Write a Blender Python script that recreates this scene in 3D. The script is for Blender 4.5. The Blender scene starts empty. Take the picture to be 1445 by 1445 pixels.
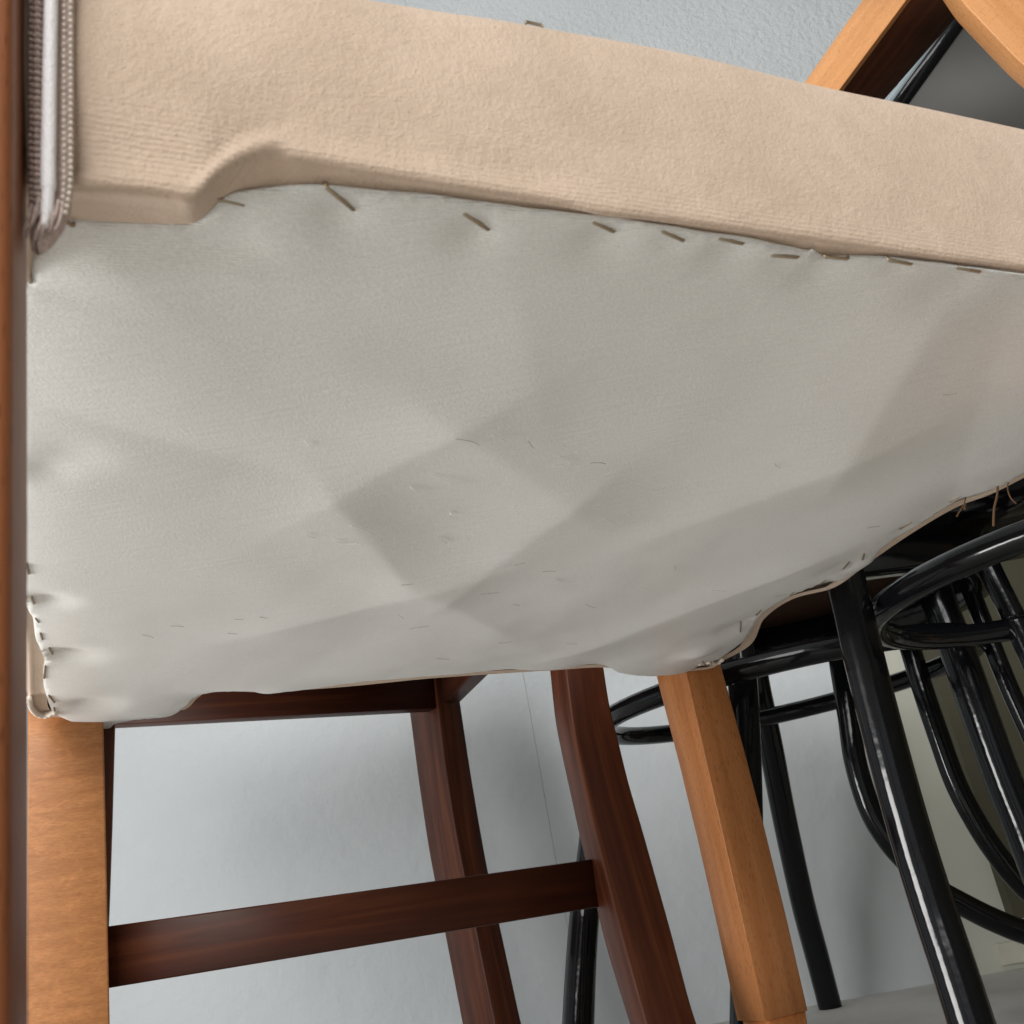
import bpy, bmesh, math, random
from mathutils import Vector, Matrix, noise
from mathutils.geometry import delaunay_2d_cdt

random.seed(7)
SC = bpy.context.scene
COL = SC.collection

# ------------------------------------------------------------------ camera
EYE = Vector((0.0, 0.0, 0.165))          # the phone is held low, below the seat, looking up
RIGHT = Vector((0.98375, 0.06590, -0.16690))
UP = Vector((0.17955, -0.36350, 0.91413))
FWD = Vector((-0.00043, 0.92925, 0.36957))
FWD.normalize()
RIGHT = (RIGHT - FWD * RIGHT.dot(FWD)).normalized()
UP = RIGHT.cross(FWD).normalized()
cam_data = bpy.data.cameras.new("camera")
cam = bpy.data.objects.new("camera", cam_data)
COL.objects.link(cam)
cam.matrix_world = Matrix(((RIGHT.x, UP.x, -FWD.x, EYE.x), (RIGHT.y, UP.y, -FWD.y, EYE.y),
                           (RIGHT.z, UP.z, -FWD.z, EYE.z), (0, 0, 0, 1)))
cam_data.sensor_width = 36.0
cam_data.lens = 36.0
cam_data.clip_start = 0.01
cam_data.clip_end = 100.0
cam_data.dof.use_dof = True
cam_data.dof.focus_distance = 0.72
cam_data.dof.aperture_fstop = 40.0
SC.camera = cam

# ------------------------------------------------------------------ light
world = bpy.data.worlds.new("World")
SC.world = world
world.use_nodes = True
bg = world.node_tree.nodes["Background"]
bg.inputs[0].default_value = (0.90, 0.95, 1.0, 1)
bg.inputs[1].default_value = 0.58


def area_light(name, loc, target, sx, sy, power, col):
    d = bpy.data.lights.new(name, 'AREA')
    d.shape = 'RECTANGLE'
    d.size, d.size_y = sx, sy
    d.energy = power
    d.color = col
    o = bpy.data.objects.new(name, d)
    COL.objects.link(o)
    o.location = loc
    o.rotation_euler = (Vector(target) - Vector(loc)).to_track_quat('-Z', 'Y').to_euler()
    return o


# tall window behind and left of the camera, its sill close to the floor
area_light("window_light", (-0.45, -1.75, 1.60), (0.1, 0.7, 0.55), 1.7, 1.7, 68.0, (1.0, 0.985, 0.96))
# added fill lamp low on the left, brightens the seat's underside
low_fill = area_light("underside_fill", (-1.30, 0.0, 0.22), (0.0, 0.36, 0.34), 0.7, 0.40, 8.5, (1.0, 0.985, 0.96))
low_fill.data.spread = math.radians(120)
SC.view_settings.view_transform = 'Standard'
SC.view_settings.look = 'None'
SC.view_settings.exposure = 0.12
SC.view_settings.gamma = 1.0

# ------------------------------------------------------------------ layout helpers
FPX = 1445.0
HALF = 722.5


def ray(px, py):
    return RIGHT * ((px - HALF) / FPX) + UP * ((HALF - py) / FPX) + FWD


def on_z(px, py, z):
    r = ray(px, py)
    return EYE + r * ((z - EYE.z) / r.z)


def at_y(px, py, y):
    r = ray(px, py)
    return EYE + r * (y / r.y)


def proj(p):
    d = p - EYE
    k = d.dot(FWD)
    return (HALF + FPX * d.dot(RIGHT) / k, HALF - FPX * d.dot(UP) / k)


def interp(pts, x):
    if x <= pts[0][0]:
        return pts[0][1]
    for (x0, y0), (x1, y1) in zip(pts, pts[1:]):
        if x <= x1:
            t = (x - x0) / (x1 - x0)
            return y0 + (y1 - y0) * t
    (x0, y0), (x1, y1) = pts[-2], pts[-1]
    return y1 + (y1 - y0) / (x1 - x0) * (x - x1)


def smooth(pts, n=6, closed=False):
    """Catmull-Rom through the points"""
    P = [Vector(p) for p in pts]
    m = len(P)
    out = []
    rng = range(m if closed else m - 1)
    for i in rng:
        if closed:
            p0, p1, p2, p3 = P[(i - 1) % m], P[i], P[(i + 1) % m], P[(i + 2) % m]
        else:
            p1, p2 = P[i], P[i + 1]
            p0 = P[i - 1] if i > 0 else p1 * 2 - p2
            p3 = P[i + 2] if i + 2 < m else p2 * 2 - p1
        for k in range(n):
            t = k / n
            out.append(0.5 * ((2 * p1) + (p2 - p0) * t + (2 * p0 - 5 * p1 + 4 * p2 - p3) * t * t
                              + (3 * p1 - p0 - 3 * p2 + p3) * t ** 3))
    if not closed:
        out.append(P[-1].copy())
    return out


# ------------------------------------------------------------------ objects
def thing(name, label, cat, loc, group=None):
    o = bpy.data.objects.new(name, None)
    COL.objects.link(o)
    o.location = loc
    o.empty_display_size = 0.05
    o['label'] = label
    o['category'] = cat
    if group:
        o['group'] = group
    return o


def world_loc(o):
    v = o.location.copy()
    while o.parent:
        o = o.parent
        v += o.location
    return v


def obj(name, verts, faces, mat, parent=None, gv=None, flat=False, kind=None, label=None, origin=None):
    """verts in world coordinates; the object's origin sits at its parent's (or at origin)"""
    base = world_loc(parent) if parent else Vector((0, 0, 0))
    off = Vector(origin) if origin else base
    me = bpy.data.meshes.new(name)
    me.from_pydata([tuple(Vector(v) - off) for v in verts], [], faces)
    me.materials.append(mat)
    if not flat:
        me.polygons.foreach_set("use_smooth", [True] * len(me.polygons))
    if gv:
        a = me.attributes.new("gv", 'FLOAT_VECTOR', 'POINT')
        a.data.foreach_set("vector", [c for v in gv for c in v])
    me.update()
    o = bpy.data.objects.new(name, me)
    COL.objects.link(o)
    if parent:
        o.parent = parent
        o.location = off - base
    else:
        o.location = off
    if kind:
        o['kind'] = kind
    if label:
        o['label'] = label
    return o


def sweep(sections, closed_ends=True, loop=False, start=0):
    """sections: list of rings of points; returns verts, faces"""
    n = len(sections[0])
    V = [p for s in sections for p in s]
    F = []
    m = len(sections)
    for i in range(m if loop else m - 1):
        a, b = i * n, ((i + 1) % m) * n
        for k in range(n):
            F.append((a + k, a + (k + 1) % n, b + (k + 1) % n, b + k))
    if closed_ends and not loop:
        F.append(tuple(reversed(range(n))))
        F.append(tuple(range((m - 1) * n, m * n)))
    return V, F


def tube_geo(path, rad, seg=14, loop=False, caps=True, flat=1.0):
    """round section along a path; rad a number or a list"""
    P = [Vector(p) for p in path]
    m = len(P)
    rings, gv, L = [], [], 0.0
    ref = None
    for i, p in enumerate(P):
        if loop:
            t = (P[(i + 1) % m] - P[i - 1]).normalized()
        else:
            t = (P[min(i + 1, m - 1)] - P[max(i - 1, 0)]).normalized()
        if ref is None:
            ref = t.orthogonal().normalized()
            if abs(t.z) < 0.6:
                ref = (Vector((0, 0, 1)) - t * t.z).normalized()
        ref = (ref - t * ref.dot(t)).normalized()
        b = t.cross(ref)
        r = rad[i] if isinstance(rad, (list, tuple)) else rad
        if i:
            L += (p - P[i - 1]).length
        ring = []
        for k in range(seg):
            a = 2 * math.pi * k / seg
            ring.append(p + ref * (math.cos(a) * r * flat) + b * (math.sin(a) * r))
            gv.append((math.cos(a) * r, math.sin(a) * r, L))
        rings.append(ring)
    V, F = sweep(rings, caps, loop)
    return V, F, gv


def prism_geo(rows, bev=0.0016, cap=True, nb=2):
    """rows: list of (c0,c1,c2,c3) world corners in order round the bar; rounded arrises"""
    rings, gv, L = [], [], 0.0
    prev = None
    for row in rows:
        c = [Vector(q) for q in row]
        mid = (c[0] + c[1] + c[2] + c[3]) / 4
        if prev is not None:
            L += (mid - prev).length
        prev = mid
        ex, ey = (c[1] - c[0]).normalized(), (c[3] - c[0]).normalized()
        ring = []
        for k in range(4):
            p, q, s = c[k], c[k - 1], c[(k + 1) % 4]
            u, v = (q - p).normalized(), (s - p).normalized()
            a, b = p + u * bev, p + v * bev
            for j in range(nb + 1):
                t = j / nb
                w = (a * (1 - t) ** 2 + p * 2 * t * (1 - t) + b * t * t)
                ring.append(w)
                gv.append(((w - mid).dot(ex), (w - mid).dot(ey), L))
        rings.append(ring)
    V, F = sweep(rings, cap)
    return V, F, gv


def rect_bar(p0, p1, wdir, w, ddir, d, n=2, bev=0.0016):
    """straight bar from p0 to p1 (centre line), w along wdir, d along ddir"""
    p0, p1, wdir, ddir = Vector(p0), Vector(p1), Vector(wdir).normalized(), Vector(ddir).normalized()
    rows = []
    for i in range(n):
        c = p0.lerp(p1, i / (n - 1))
        a, b = wdir * w / 2, ddir * d / 2
        rows.append((c - a - b, c + a - b, c + a + b, c - a + b))
    return prism_geo(rows, bev)


def box_geo(lo, hi):
    x0, y0, z0 = lo
    x1, y1, z1 = hi
    V = [(x0, y0, z0), (x1, y0, z0), (x1, y1, z0), (x0, y1, z0), (x0, y0, z1), (x1, y0, z1), (x1, y1, z1), (x0, y1, z1)]
    F = [(0, 3, 2, 1), (4, 5, 6, 7), (0, 1, 5, 4), (1, 2, 6, 5), (2, 3, 7, 6), (3, 0, 4, 7)]
    return V, F


def join(parts):
    V, F, G = [], [], []
    for p in parts:
        o = len(V)
        V += list(p[0])
        F += [tuple(i + o for i in f) for f in p[1]]
        if len(p) > 2:
            G += list(p[2])
    return V, F, (G if len(G) == len(V) else None)


# ------------------------------------------------------------------ materials
class NT:
    def __init__(self, name):
        self.m = bpy.data.materials.new(name)
        self.m.use_nodes = True
        self.t = self.m.node_tree
        self.b = self.t.nodes["Principled BSDF"]

    def n(self, kind, **kw):
        nd = self.t.nodes.new(kind)
        for k, v in kw.items():
            setattr(nd, k, v)
        return nd

    def l(self, a, b):
        self.t.links.new(a, b)

    def coords(self, scale=(1, 1, 1), attr=None, rot=(0, 0, 0)):
        if attr:
            c = self.n("ShaderNodeAttribute", attribute_name=attr).outputs["Vector"]
        else:
            c = self.n("ShaderNodeTexCoord").outputs["Object"]
        mp = self.n("ShaderNodeMapping")
        mp.inputs["Scale"].default_value = scale
        mp.inputs["Rotation"].default_value = rot
        self.l(c, mp.inputs["Vector"])
        return mp.outputs[0]

    def noise(self, vec, scale, detail=3.0, rough=0.5, dist=0.0):
        nd = self.n("ShaderNodeTexNoise")
        nd.inputs["Scale"].default_value = scale
        nd.inputs["Detail"].default_value = detail
        nd.inputs["Roughness"].default_value = rough
        nd.inputs["Distortion"].default_value = dist
        self.l(vec, nd.inputs["Vector"])
        return nd.outputs["Fac"]

    def ramp(self, fac, stops):
        nd = self.n("ShaderNodeValToRGB")
        e = nd.color_ramp.elements
        e[0].position, e[0].color = stops[0][0], (*stops[0][1], 1)
        e[1].position, e[1].color = stops[-1][0], (*stops[-1][1], 1)
        for p, c in stops[1:-1]:
            x = e.new(p)
            x.color = (*c, 1)
        self.l(fac, nd.inputs[0])
        return nd.outputs[0]

    def mix(self, fac, a, b, mode='MIX'):
        nd = self.n("ShaderNodeMix", data_type='RGBA', blend_type=mode)
        if isinstance(fac, float):
            nd.inputs[0].default_value = fac
        else:
            self.l(fac, nd.inputs[0])
        for i, v in ((6, a), (7, b)):
            if isinstance(v, tuple):
                nd.inputs[i].default_value = (*v, 1)
            else:
                self.l(v, nd.inputs[i])
        return nd.outputs[2]

    def math(self, op, a, b=0.0):
        nd = self.n("ShaderNodeMath", operation=op)
        for i, v in ((0, a), (1, b)):
            if isinstance(v, (int, float)):
                nd.inputs[i].default_value = v
            else:
                self.l(v, nd.inputs[i])
        return nd.outputs[0]

    def bump(self, h, strength, dist, prev=None):
        nd = self.n("ShaderNodeBump")
        nd.inputs["Strength"].default_value = strength
        nd.inputs["Distance"].default_value = dist
        self.l(h, nd.inputs["Height"])
        if prev:
            self.l(prev, nd.inputs["Normal"])
        return nd.outputs[0]

    def done(self, col=None, rough=0.5, normal=None, spec=None, **kw):
        if col is not None:
            if isinstance(col, tuple):
                self.b.inputs["Base Color"].default_value = (*col, 1)
            else:
                self.l(col, self.b.inputs["Base Color"])
        if isinstance(rough, (int, float)):
            self.b.inputs["Roughness"].default_value = rough
        else:
            self.l(rough, self.b.inputs["Roughness"])
        if normal:
            self.l(normal, self.b.inputs["Normal"])
        if spec is not None:
            self.b.inputs["Specular IOR Level"].default_value = spec
        for k, v in kw.items():
            self.b.inputs[k.replace('_', ' ')].default_value = v
        return self.m


def mat_velvet():
    t = NT("velvet")
    c = t.coords()
    big = t.noise(c, 24, 3, 0.55)
    mid = t.noise(c, 150, 3, 0.6)
    col = t.ramp(big, [(0.30, (0.560, 0.430, 0.330)), (0.70, (0.640, 0.498, 0.392))])
    col = t.mix(t.math('MULTIPLY', t.math('SUBTRACT', mid, 0.42), 1.0), col, (0.48, 0.36, 0.27))
    fine = t.noise(t.coords((1, 1, 1.5)), 1150, 3, 0.75)
    clump = t.noise(c, 520, 2, 0.6)
    # knitted rows run along the seat's side
    rows = t.n("ShaderNodeTexWave", wave_type='BANDS', bands_direction='Z')
    rows.inputs["Scale"].default_value = 210
    rows.inputs["Distortion"].default_value = 2.6
    rows.inputs["Detail"].default_value = 1.5
    rows.inputs["Detail Scale"].default_value = 1.0
    t.l(c, rows.inputs["Vector"])
    h = t.math('ADD', t.math('MULTIPLY', fine, 0.45), t.math('MULTIPLY', clump, 0.55))
    sep = t.n("ShaderNodeSeparateXYZ")
    t.l(c, sep.inputs[0])
    low = t.n("ShaderNodeMapRange")
    low.inputs[1].default_value, low.inputs[2].default_value = 0.343, 0.333
    low.inputs[3].default_value, low.inputs[4].default_value = 0.02, 0.16
    t.l(sep.outputs["Z"], low.inputs[0])
    h = t.math('ADD', h, t.math('MULTIPLY', rows.outputs["Fac"], low.outputs[0]))
    n = t.bump(h, 0.85, 0.0009)
    n = t.bump(mid, 0.10, 0.0015, n)
    return t.done(col, 0.92, n, 0.15, Sheen_Weight=0.16, Sheen_Roughness=0.45, Sheen_Tint=(1, 0.93, 0.85, 1))


def mat_cambric():
    t = NT("lining_cloth")
    c = t.coords()
    big = t.noise(c, 9, 2, 0.5)
    col = t.ramp(big, [(0.3, (0.640, 0.636, 0.610)), (0.7, (0.705, 0.700, 0.674))])
    warm = t.noise(c, 22, 3, 0.6, 0.4)
    col = t.mix(t.math('MULTIPLY', t.math('GREATER_THAN', warm, 0.62), 0.05), col, (0.62, 0.50, 0.42))
    grain = t.noise(c, 1100, 2, 0.7)
    col = t.mix(t.math('MULTIPLY', t.math('SUBTRACT', grain, 0.36), 1.5), col, (0.86, 0.85, 0.81))
    # threads, parallel to the near edge of the seat
    rot = (0, 0, -CH_ANG)
    cr = t.coords((1, 1, 1), rot=rot)
    w = t.n("ShaderNodeTexWave", wave_type='BANDS', bands_direction='Y')
    w.inputs["Scale"].default_value = 330
    w.inputs["Distortion"].default_value = 0.8
    w.inputs["Detail"].default_value = 2
    t.l(cr, w.inputs["Vector"])
    slub = t.noise(t.coords((30, 500, 1), rot=rot), 1.0, 2, 0.6)
    h = t.math('ADD', t.math('MULTIPLY', w.outputs["Fac"], 0.42), t.math('MULTIPLY', grain, 0.42))
    h = t.math('ADD', h, t.math('MULTIPLY', slub, 0.6))
    n = t.bump(h, 0.75, 0.0007)
    return t.done(col, 0.40, n, 0.55, Sheen_Weight=0.25, Sheen_Roughness=0.35)


def mat_beech(name, a, b, flame=False, rough=0.42):
    t = NT(name)
    g = t.coords(attr="gv")
    if flame:
        st = t.noise(t.coords((16, 16, 150), attr="gv"), 1.0, 4, 0.7, 0.5)
        fleck = t.noise(t.coords((240, 240, 1500), attr="gv"), 1.0, 4, 0.75)
        patch = t.noise(t.coords((90, 90, 170), attr="gv"), 1.0, 4, 0.7, 0.6)
    else:
        st = t.noise(t.coords((95, 95, 5), attr="gv"), 1.0, 3, 0.55, 0.6)
        fleck = t.noise(t.coords((1500, 1500, 170), attr="gv"), 1.0, 1, 0.5)
        patch = t.noise(t.coords((20, 20, 9), attr="gv"), 1.0, 2, 0.5)
    col = t.ramp(st, [(0.32, a), (0.66, b)])
    dk = tuple(x * 0.52 for x in a)
    if flame:
        f = t.math('MULTIPLY', t.math('SUBTRACT', fleck, 0.40), 2.0)
        col = t.mix(t.n("ShaderNodeClamp").outputs[0] if False else f, col, dk)
        pz = t.n("ShaderNodeMapRange")
        pz.inputs[1].default_value, pz.inputs[2].default_value = 0.52, 0.66
        pz.inputs[4].default_value = 0.22
        t.l(patch, pz.inputs[0])
        col = t.mix(pz.outputs[0], col, tuple(min(1, x * 1.5) for x in b))
    else:
        mr = t.n("ShaderNodeMapRange")
        mr.inputs[1].default_value, mr.inputs[2].default_value = 0.60, 0.70
        mr.inputs[4].default_value = 0.75
        t.l(fleck, mr.inputs[0])
        col = t.mix(mr.outputs[0], col, dk)
        col = t.mix(t.math('MULTIPLY', patch, 0.25), col, tuple(x * 0.75 for x in a))
    n = t.bump(fleck, 0.10, 0.0006)
    r = t.math('ADD', t.math('MULTIPLY', patch, 0.16), rough - 0.08)
    return t.done(col, r, n, 0.35)


def mat_shaded_beech():
    t = NT("mahogany")
    st = t.noise(t.coords((85, 85, 4), attr="gv"), 1.0, 5, 0.6, 0.9)
    fine = t.noise(t.coords((520, 520, 16), attr="gv"), 1.0, 2, 0.6)
    patch = t.noise(t.coords((26, 26, 9), attr="gv"), 1.0, 3, 0.6, 1.0)
    col = t.ramp(st, [(0.30, (0.036, 0.0100, 0.0050)), (0.52, (0.088, 0.0240, 0.0098)), (0.74, (0.165, 0.052, 0.0180))])
    col = t.mix(t.math('MULTIPLY', fine, 0.45), col, (0.050, 0.012, 0.006))
    col = t.mix(t.math('MULTIPLY', patch, 0.35), col, (0.030, 0.009, 0.006))
    n = t.bump(fine, 0.05, 0.0006)
    r = t.math('ADD', t.math('MULTIPLY', patch, 0.25), 0.30)
    return t.done(col, r, n, 0.25)


def mat_black_paint():
    t = NT("black_gloss_paint")
    c = t.coords()
    wv = t.noise(c, 60, 2, 0.5)
    n = t.bump(wv, 0.22, 0.0016)
    dust = t.noise(c, 240, 4, 0.7)
    r = t.math('ADD', t.math('MULTIPLY', dust, 0.14), 0.05)
    sc = t.noise(t.coords((260, 260, 16), attr="gv"), 1.0, 4, 0.75)
    mr = t.n("ShaderNodeMapRange")
    mr.inputs[1].default_value, mr.inputs[2].default_value = 0.66, 0.78
    mr.inputs[4].default_value = 0.5
    t.l(sc, mr.inputs[0])
    col = t.mix(mr.outputs[0], (0.0045, 0.0048, 0.0058), (0.05, 0.055, 0.062))
    return t.done(col, r, n, 0.30)


def mat_plaster(name, a, b, bump=0.5):
    t = NT(name)
    c = t.coords()
    big = t.noise(c, 3.5, 4, 0.6)
    col = t.ramp(big, [(0.3, a), (0.7, b)])
    sp = t.noise(c, 130, 3, 0.8)
    mr = t.n("ShaderNodeMapRange")
    mr.inputs[1].default_value, mr.inputs[2].default_value = 0.70, 0.76
    mr.inputs[4].default_value = 0.4
    t.l(sp, mr.inputs[0])
    col = t.mix(mr.outputs[0], col, tuple(x * 0.5 for x in a))
    orange = t.noise(c, 95, 3, 0.6, 0.3)
    soft = t.noise(c, 38, 2, 0.5)
    sep = t.n("ShaderNodeSeparateXYZ")
    t.l(t.n("ShaderNodeTexCoord").outputs["Object"], sep.inputs[0])
    up = t.n("ShaderNodeMapRange")
    up.inputs[1].default_value, up.inputs[2].default_value = 0.45, 0.85
    up.inputs[3].default_value, up.inputs[4].default_value = 0.30, 2.4
    t.l(sep.outputs["Z"], up.inputs[0])
    n = t.bump(t.math('MULTIPLY', orange, up.outputs[0]), bump, 0.0042)
    n = t.bump(soft, bump * 0.5, 0.006, n)
    return t.done(col, 0.6, n, 0.3)


def mat_concrete():
    t = NT("screed")
    c = t.coords()
    a = t.noise(c, 6, 5, 0.65)
    col = t.ramp(a, [(0.3, (0.48, 0.47, 0.44)), (0.7, (0.58, 0.57, 0.54))])
    sp = t.noise(c, 160, 3, 0.7)
    mr = t.n("ShaderNodeMapRange")
    mr.inputs[1].default_value, mr.inputs[2].default_value = 0.62, 0.74
    mr.inputs[4].default_value = 0.5
    t.l(sp, mr.inputs[0])
    col = t.mix(mr.outputs[0], col, (0.16, 0.15, 0.14))
    return t.done(col, 0.7, t.bump(sp, 0.2, 0.002), 0.3)


def mat_plain(name, col, rough=0.5, spec=0.4, vary=0.15, scale=60, bump=0.1, metallic=0.0):
    t = NT(name)
    c = t.coords()
    v = t.noise(c, scale, 4, 0.6)
    cc = t.ramp(v, [(0.25, tuple(x * (1 - vary) for x in col)), (0.75, tuple(min(1, x * (1 + vary)) for x in col))])
    n = t.bump(v, bump, 0.0015)
    return t.done(cc, rough, n, spec, Metallic=metallic)


SEAT_Z = 0.332                                     # underside of the seat
cA = on_z(45, 345, SEAT_Z)
cB = on_z(100, 1005, SEAT_Z)
cC = on_z(1000, 935, SEAT_Z)
cE = on_z(1445, 382, SEAT_Z)
EX = (cC - cB).normalized()
EX.z = 0
EX.normalize()
EY = Vector((-EX.y, EX.x, 0))
CH_ANG = math.atan2((cE - cA).y, (cE - cA).x)
NX = (cE - cA).normalized()                        # along the near side of the seat
NN = Vector((NX.y, -NX.x, 0))                      # outward from the near side

M = dict(
    velvet=mat_velvet(), cambric=mat_cambric(),
    beech=mat_beech("beech", (0.390, 0.145, 0.046), (0.520, 0.210, 0.072)),
    beech_pale=mat_beech("pale_beech", (0.56, 0.250, 0.092), (0.66, 0.32, 0.130)),
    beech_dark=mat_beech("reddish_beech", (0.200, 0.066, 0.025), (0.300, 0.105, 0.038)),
    beech_flame=mat_beech("figured_beech", (0.335, 0.135, 0.046), (0.435, 0.188, 0.068), True),
    mahogany=mat_shaded_beech(), black=mat_black_paint(),
    wall=mat_plaster("wall_paint", (0.485, 0.515, 0.531), (0.532, 0.561, 0.576)),
    wall2=mat_plaster("warm_lit_wall", (0.50, 0.50, 0.43), (0.54, 0.54, 0.47), 0.22),  # same wall, warmer light put into its cream colour
    screed=mat_concrete(),
    steel=mat_plain("staple_wire", (0.36, 0.29, 0.20), 0.34, 0.5, 0.3, 900, 0.1, 0.75),
    braid=mat_plain("taupe_braid", (0.52, 0.41, 0.37), 0.7, 0.3, 0.35, 900, 0.5),
    satin=mat_plain("satin_cord", (0.88, 0.86, 0.87), 0.33, 0.5, 0.12, 1200, 0.4),
    bead=mat_plain("loop_thread", (0.72, 0.64, 0.56), 0.55, 0.4, 0.25, 900, 0.3),
    jute=mat_plain("jute_thread", (0.17, 0.10, 0.055), 0.9, 0.1, 0.3, 900, 0.4),
    ply=mat_plain("brown_board", (0.075, 0.032, 0.014), 0.7, 0.2, 0.35, 130, 0.3),
    olive=mat_plain("olive_shade", (0.062, 0.058, 0.036), 0.55, 0.3, 0.12, 12, 0.05),  # dark olive tone that carries shade in its colour
    board=mat_plain("dark_board", (0.050, 0.049, 0.043), 0.5, 0.4, 0.1, 9, 0.03),
    edge=mat_plain("pale_edging", (0.42, 0.50, 0.54), 0.4, 0.4, 0.1, 40, 0.05),
    plastic=mat_plain("cream_plastic", (0.56, 0.54, 0.46), 0.4, 0.4, 0.05, 40, 0.03),
    white=mat_plain("white_plastic", (0.78, 0.78, 0.78), 0.4, 0.4, 0.03, 40, 0.03),
    lint_pale=mat_plain("pale_lint", (0.93, 0.92, 0.88), 0.8, 0.2, 0.05, 40, 0.0),
    lint_dark=mat_plain("dark_lint", (0.30, 0.27, 0.23), 0.8, 0.2, 0.05, 40, 0.0),
)

# ------------------------------------------------------------------ the room
WALL_Y = 1.545
V, F = box_geo((-4, -4, -0.05), (4, WALL_Y + 0.2, 0.0))
o = obj("floor", V, F, M['screed'], flat=True, kind='structure')
SEAM_X = at_y(768, 1120, WALL_Y).x
V, F = box_geo((-4, WALL_Y, 0.0), (SEAM_X - 0.0002, WALL_Y + 0.15, 3.0))
obj("wall", V, F, M['wall'], flat=True, kind='structure')
V, F = box_geo((SEAM_X + 0.0002, WALL_Y - 0.0004, 0.0), (4, WALL_Y + 0.15, 3.0))
obj("wall", V, F, M['wall'], flat=True, kind='structure')

CX = at_y(1290, 1180, WALL_Y).x
V, F = box_geo((CX, WALL_Y - 0.0030, 0.0), (1.25, WALL_Y + 0.1, 0.75))
obj("wall", V, F, M['wall2'], flat=True, kind='structure')
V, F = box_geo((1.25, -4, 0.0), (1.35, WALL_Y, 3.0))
obj("wall", V, F, M['olive'], flat=True, kind='structure')  # unseen dark wall, added to cut light from the right
V, F = box_geo((-4, -4, 2.7), (4, WALL_Y, 2.8))
obj("added_ceiling", V, F, M['white'], flat=True, kind='structure')  # unseen ceiling, added to hold back light from above

# ------------------------------------------------------------------ upholstered chair
chair = thing("upholstered_chair", "beige velvet chair seen from below, pale lining cloth stapled under its seat", "chair",
              (cA + cC) / 2 - Vector((0, 0, SEAT_Z)))

NEAR_SHEET = [(30, 398), (42, 396), (45, 364), (62, 346), (78, 326), (95, 309), (140, 311), (200, 313), (262, 314), (285, 307),
              (303, 290), (320, 277), (345, 270), (400, 265), (450, 262), (500, 266), (600, 275), (700, 288), (800, 299),
              (900, 312), (1000, 328), (1060, 337), (1105, 346), (1138, 354), (1148, 353), (1162, 361), (1205, 362), (1250, 363),
              (1300, 368), (1445, 387), (1640, 413)]
FRONT_SHEET = [(1700, 520), (1580, 590), (1500, 640), (1446, 666), (1425, 679), (1400, 690), (1378, 697), (1352, 705),
               (1338, 713), (1315, 728), (1290, 744), (1262, 760), (1242, 775), (1228, 794), (1205, 808), (1187, 819), (1168, 820),
               (1140, 830), (1112, 842), (1090, 855), (1073, 868), (1062, 884), (1050, 903), (1032, 917), (1015, 929), (992, 936)]
FAR_SHEET = [(965, 949), (935, 953), (905, 953), (875, 949), (858, 940), (840, 936), (820, 938), (795, 943), (760, 945), (720, 944), (690, 946),
             (640, 951), (560, 957), (500, 963), (440, 971), (380, 978), (352, 975), (300, 976), (276, 982), (261, 997),
             (242, 1009), (208, 1013), (165, 1019), (153, 1028), (131, 1025), (100, 1017), (82, 1008), (74, 1003)]
BACK_SHEET = [(67, 985), (62, 965), (61, 945), (63, 930), (57, 915), (50, 897), (47, 872), (42, 863), (36, 850), (33, 834),
              (29, 815), (27, 780), (24, 700), (22, 600), (22, 480)]


def densify(pts, step=0.0022):
    out = []
    P = smooth([(x, y, 0) for x, y in pts], 4)
    P = [on_z(p.x, p.y, SEAT_Z) for p in P]
    for a, b in zip(P, P[1:]):
        k = max(1, int((b - a).length / step))
        for i in range(k):
            out.append(a.lerp(b, i / k))
    return out


outline = densify(NEAR_SHEET + FRONT_SHEET + FAR_SHEET + BACK_SHEET + [NEAR_SHEET[0]])


def pt(px, py):
    p = on_z(px, py, SEAT_Z)
    return Vector((p.x, p.y))


# folds pressed into the lining: (end, end, slope, reach)   slope > 0 hangs towards the floor along the line
FOLDS = [((470, 690), (655, 585), 0.075, 0.050), ((470, 690), (560, 800), 0.085, 0.035), ((640, 590), (805, 705), 0.050, 0.045),
         ((805, 705), (640, 830), 0.060, 0.045), ((400, 872), (600, 822), 0.095, 0.045), ((610, 830), (700, 880), 0.055, 0.04),
         ((1345, 392), (1190, 640), 0.055, 0.060), ((1190, 640), (1040, 700), 0.055, 0.055), ((1130, 790), (840, 900), 0.075, 0.055),
         ((840, 900), (560, 930), 0.05, 0.05), ((40, 560), (330, 640), -0.05, 0.06), ((110, 330), (330, 335), -0.12, 0.010),
         ((100, 372), (330, 372), 0.09, 0.012), ((150, 560), (470, 520), 0.05, 0.06), ((700, 300), (760, 560), 0.03, 0.06),
         ((1420, 420), (1340, 700), -0.04, 0.05)]
PUCKERS = [((95, 640), 0.012, 0.0016), ((60, 845), 0.010, 0.0040), ((92, 922), 0.014, 0.0040), ((125, 990), 0.016, 0.0045), ((60, 660), 0.008, 0.002),
           ((480, 300), 0.007, 0.0012), ((670, 322), 0.009, 0.0012), ((850, 335), 0.009, 0.0012), ((1030, 352), 0.009, 0.0012),
           ((1160, 372), 0.008, 0.0018), ((1340, 392), 0.012, 0.0018), ((1185, 795), 0.012, 0.0020), ((1045, 880), 0.016, 0.0030),
           ((985, 915), 0.014, -0.0030), ((330, 290), 0.006, 0.0012)]
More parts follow.
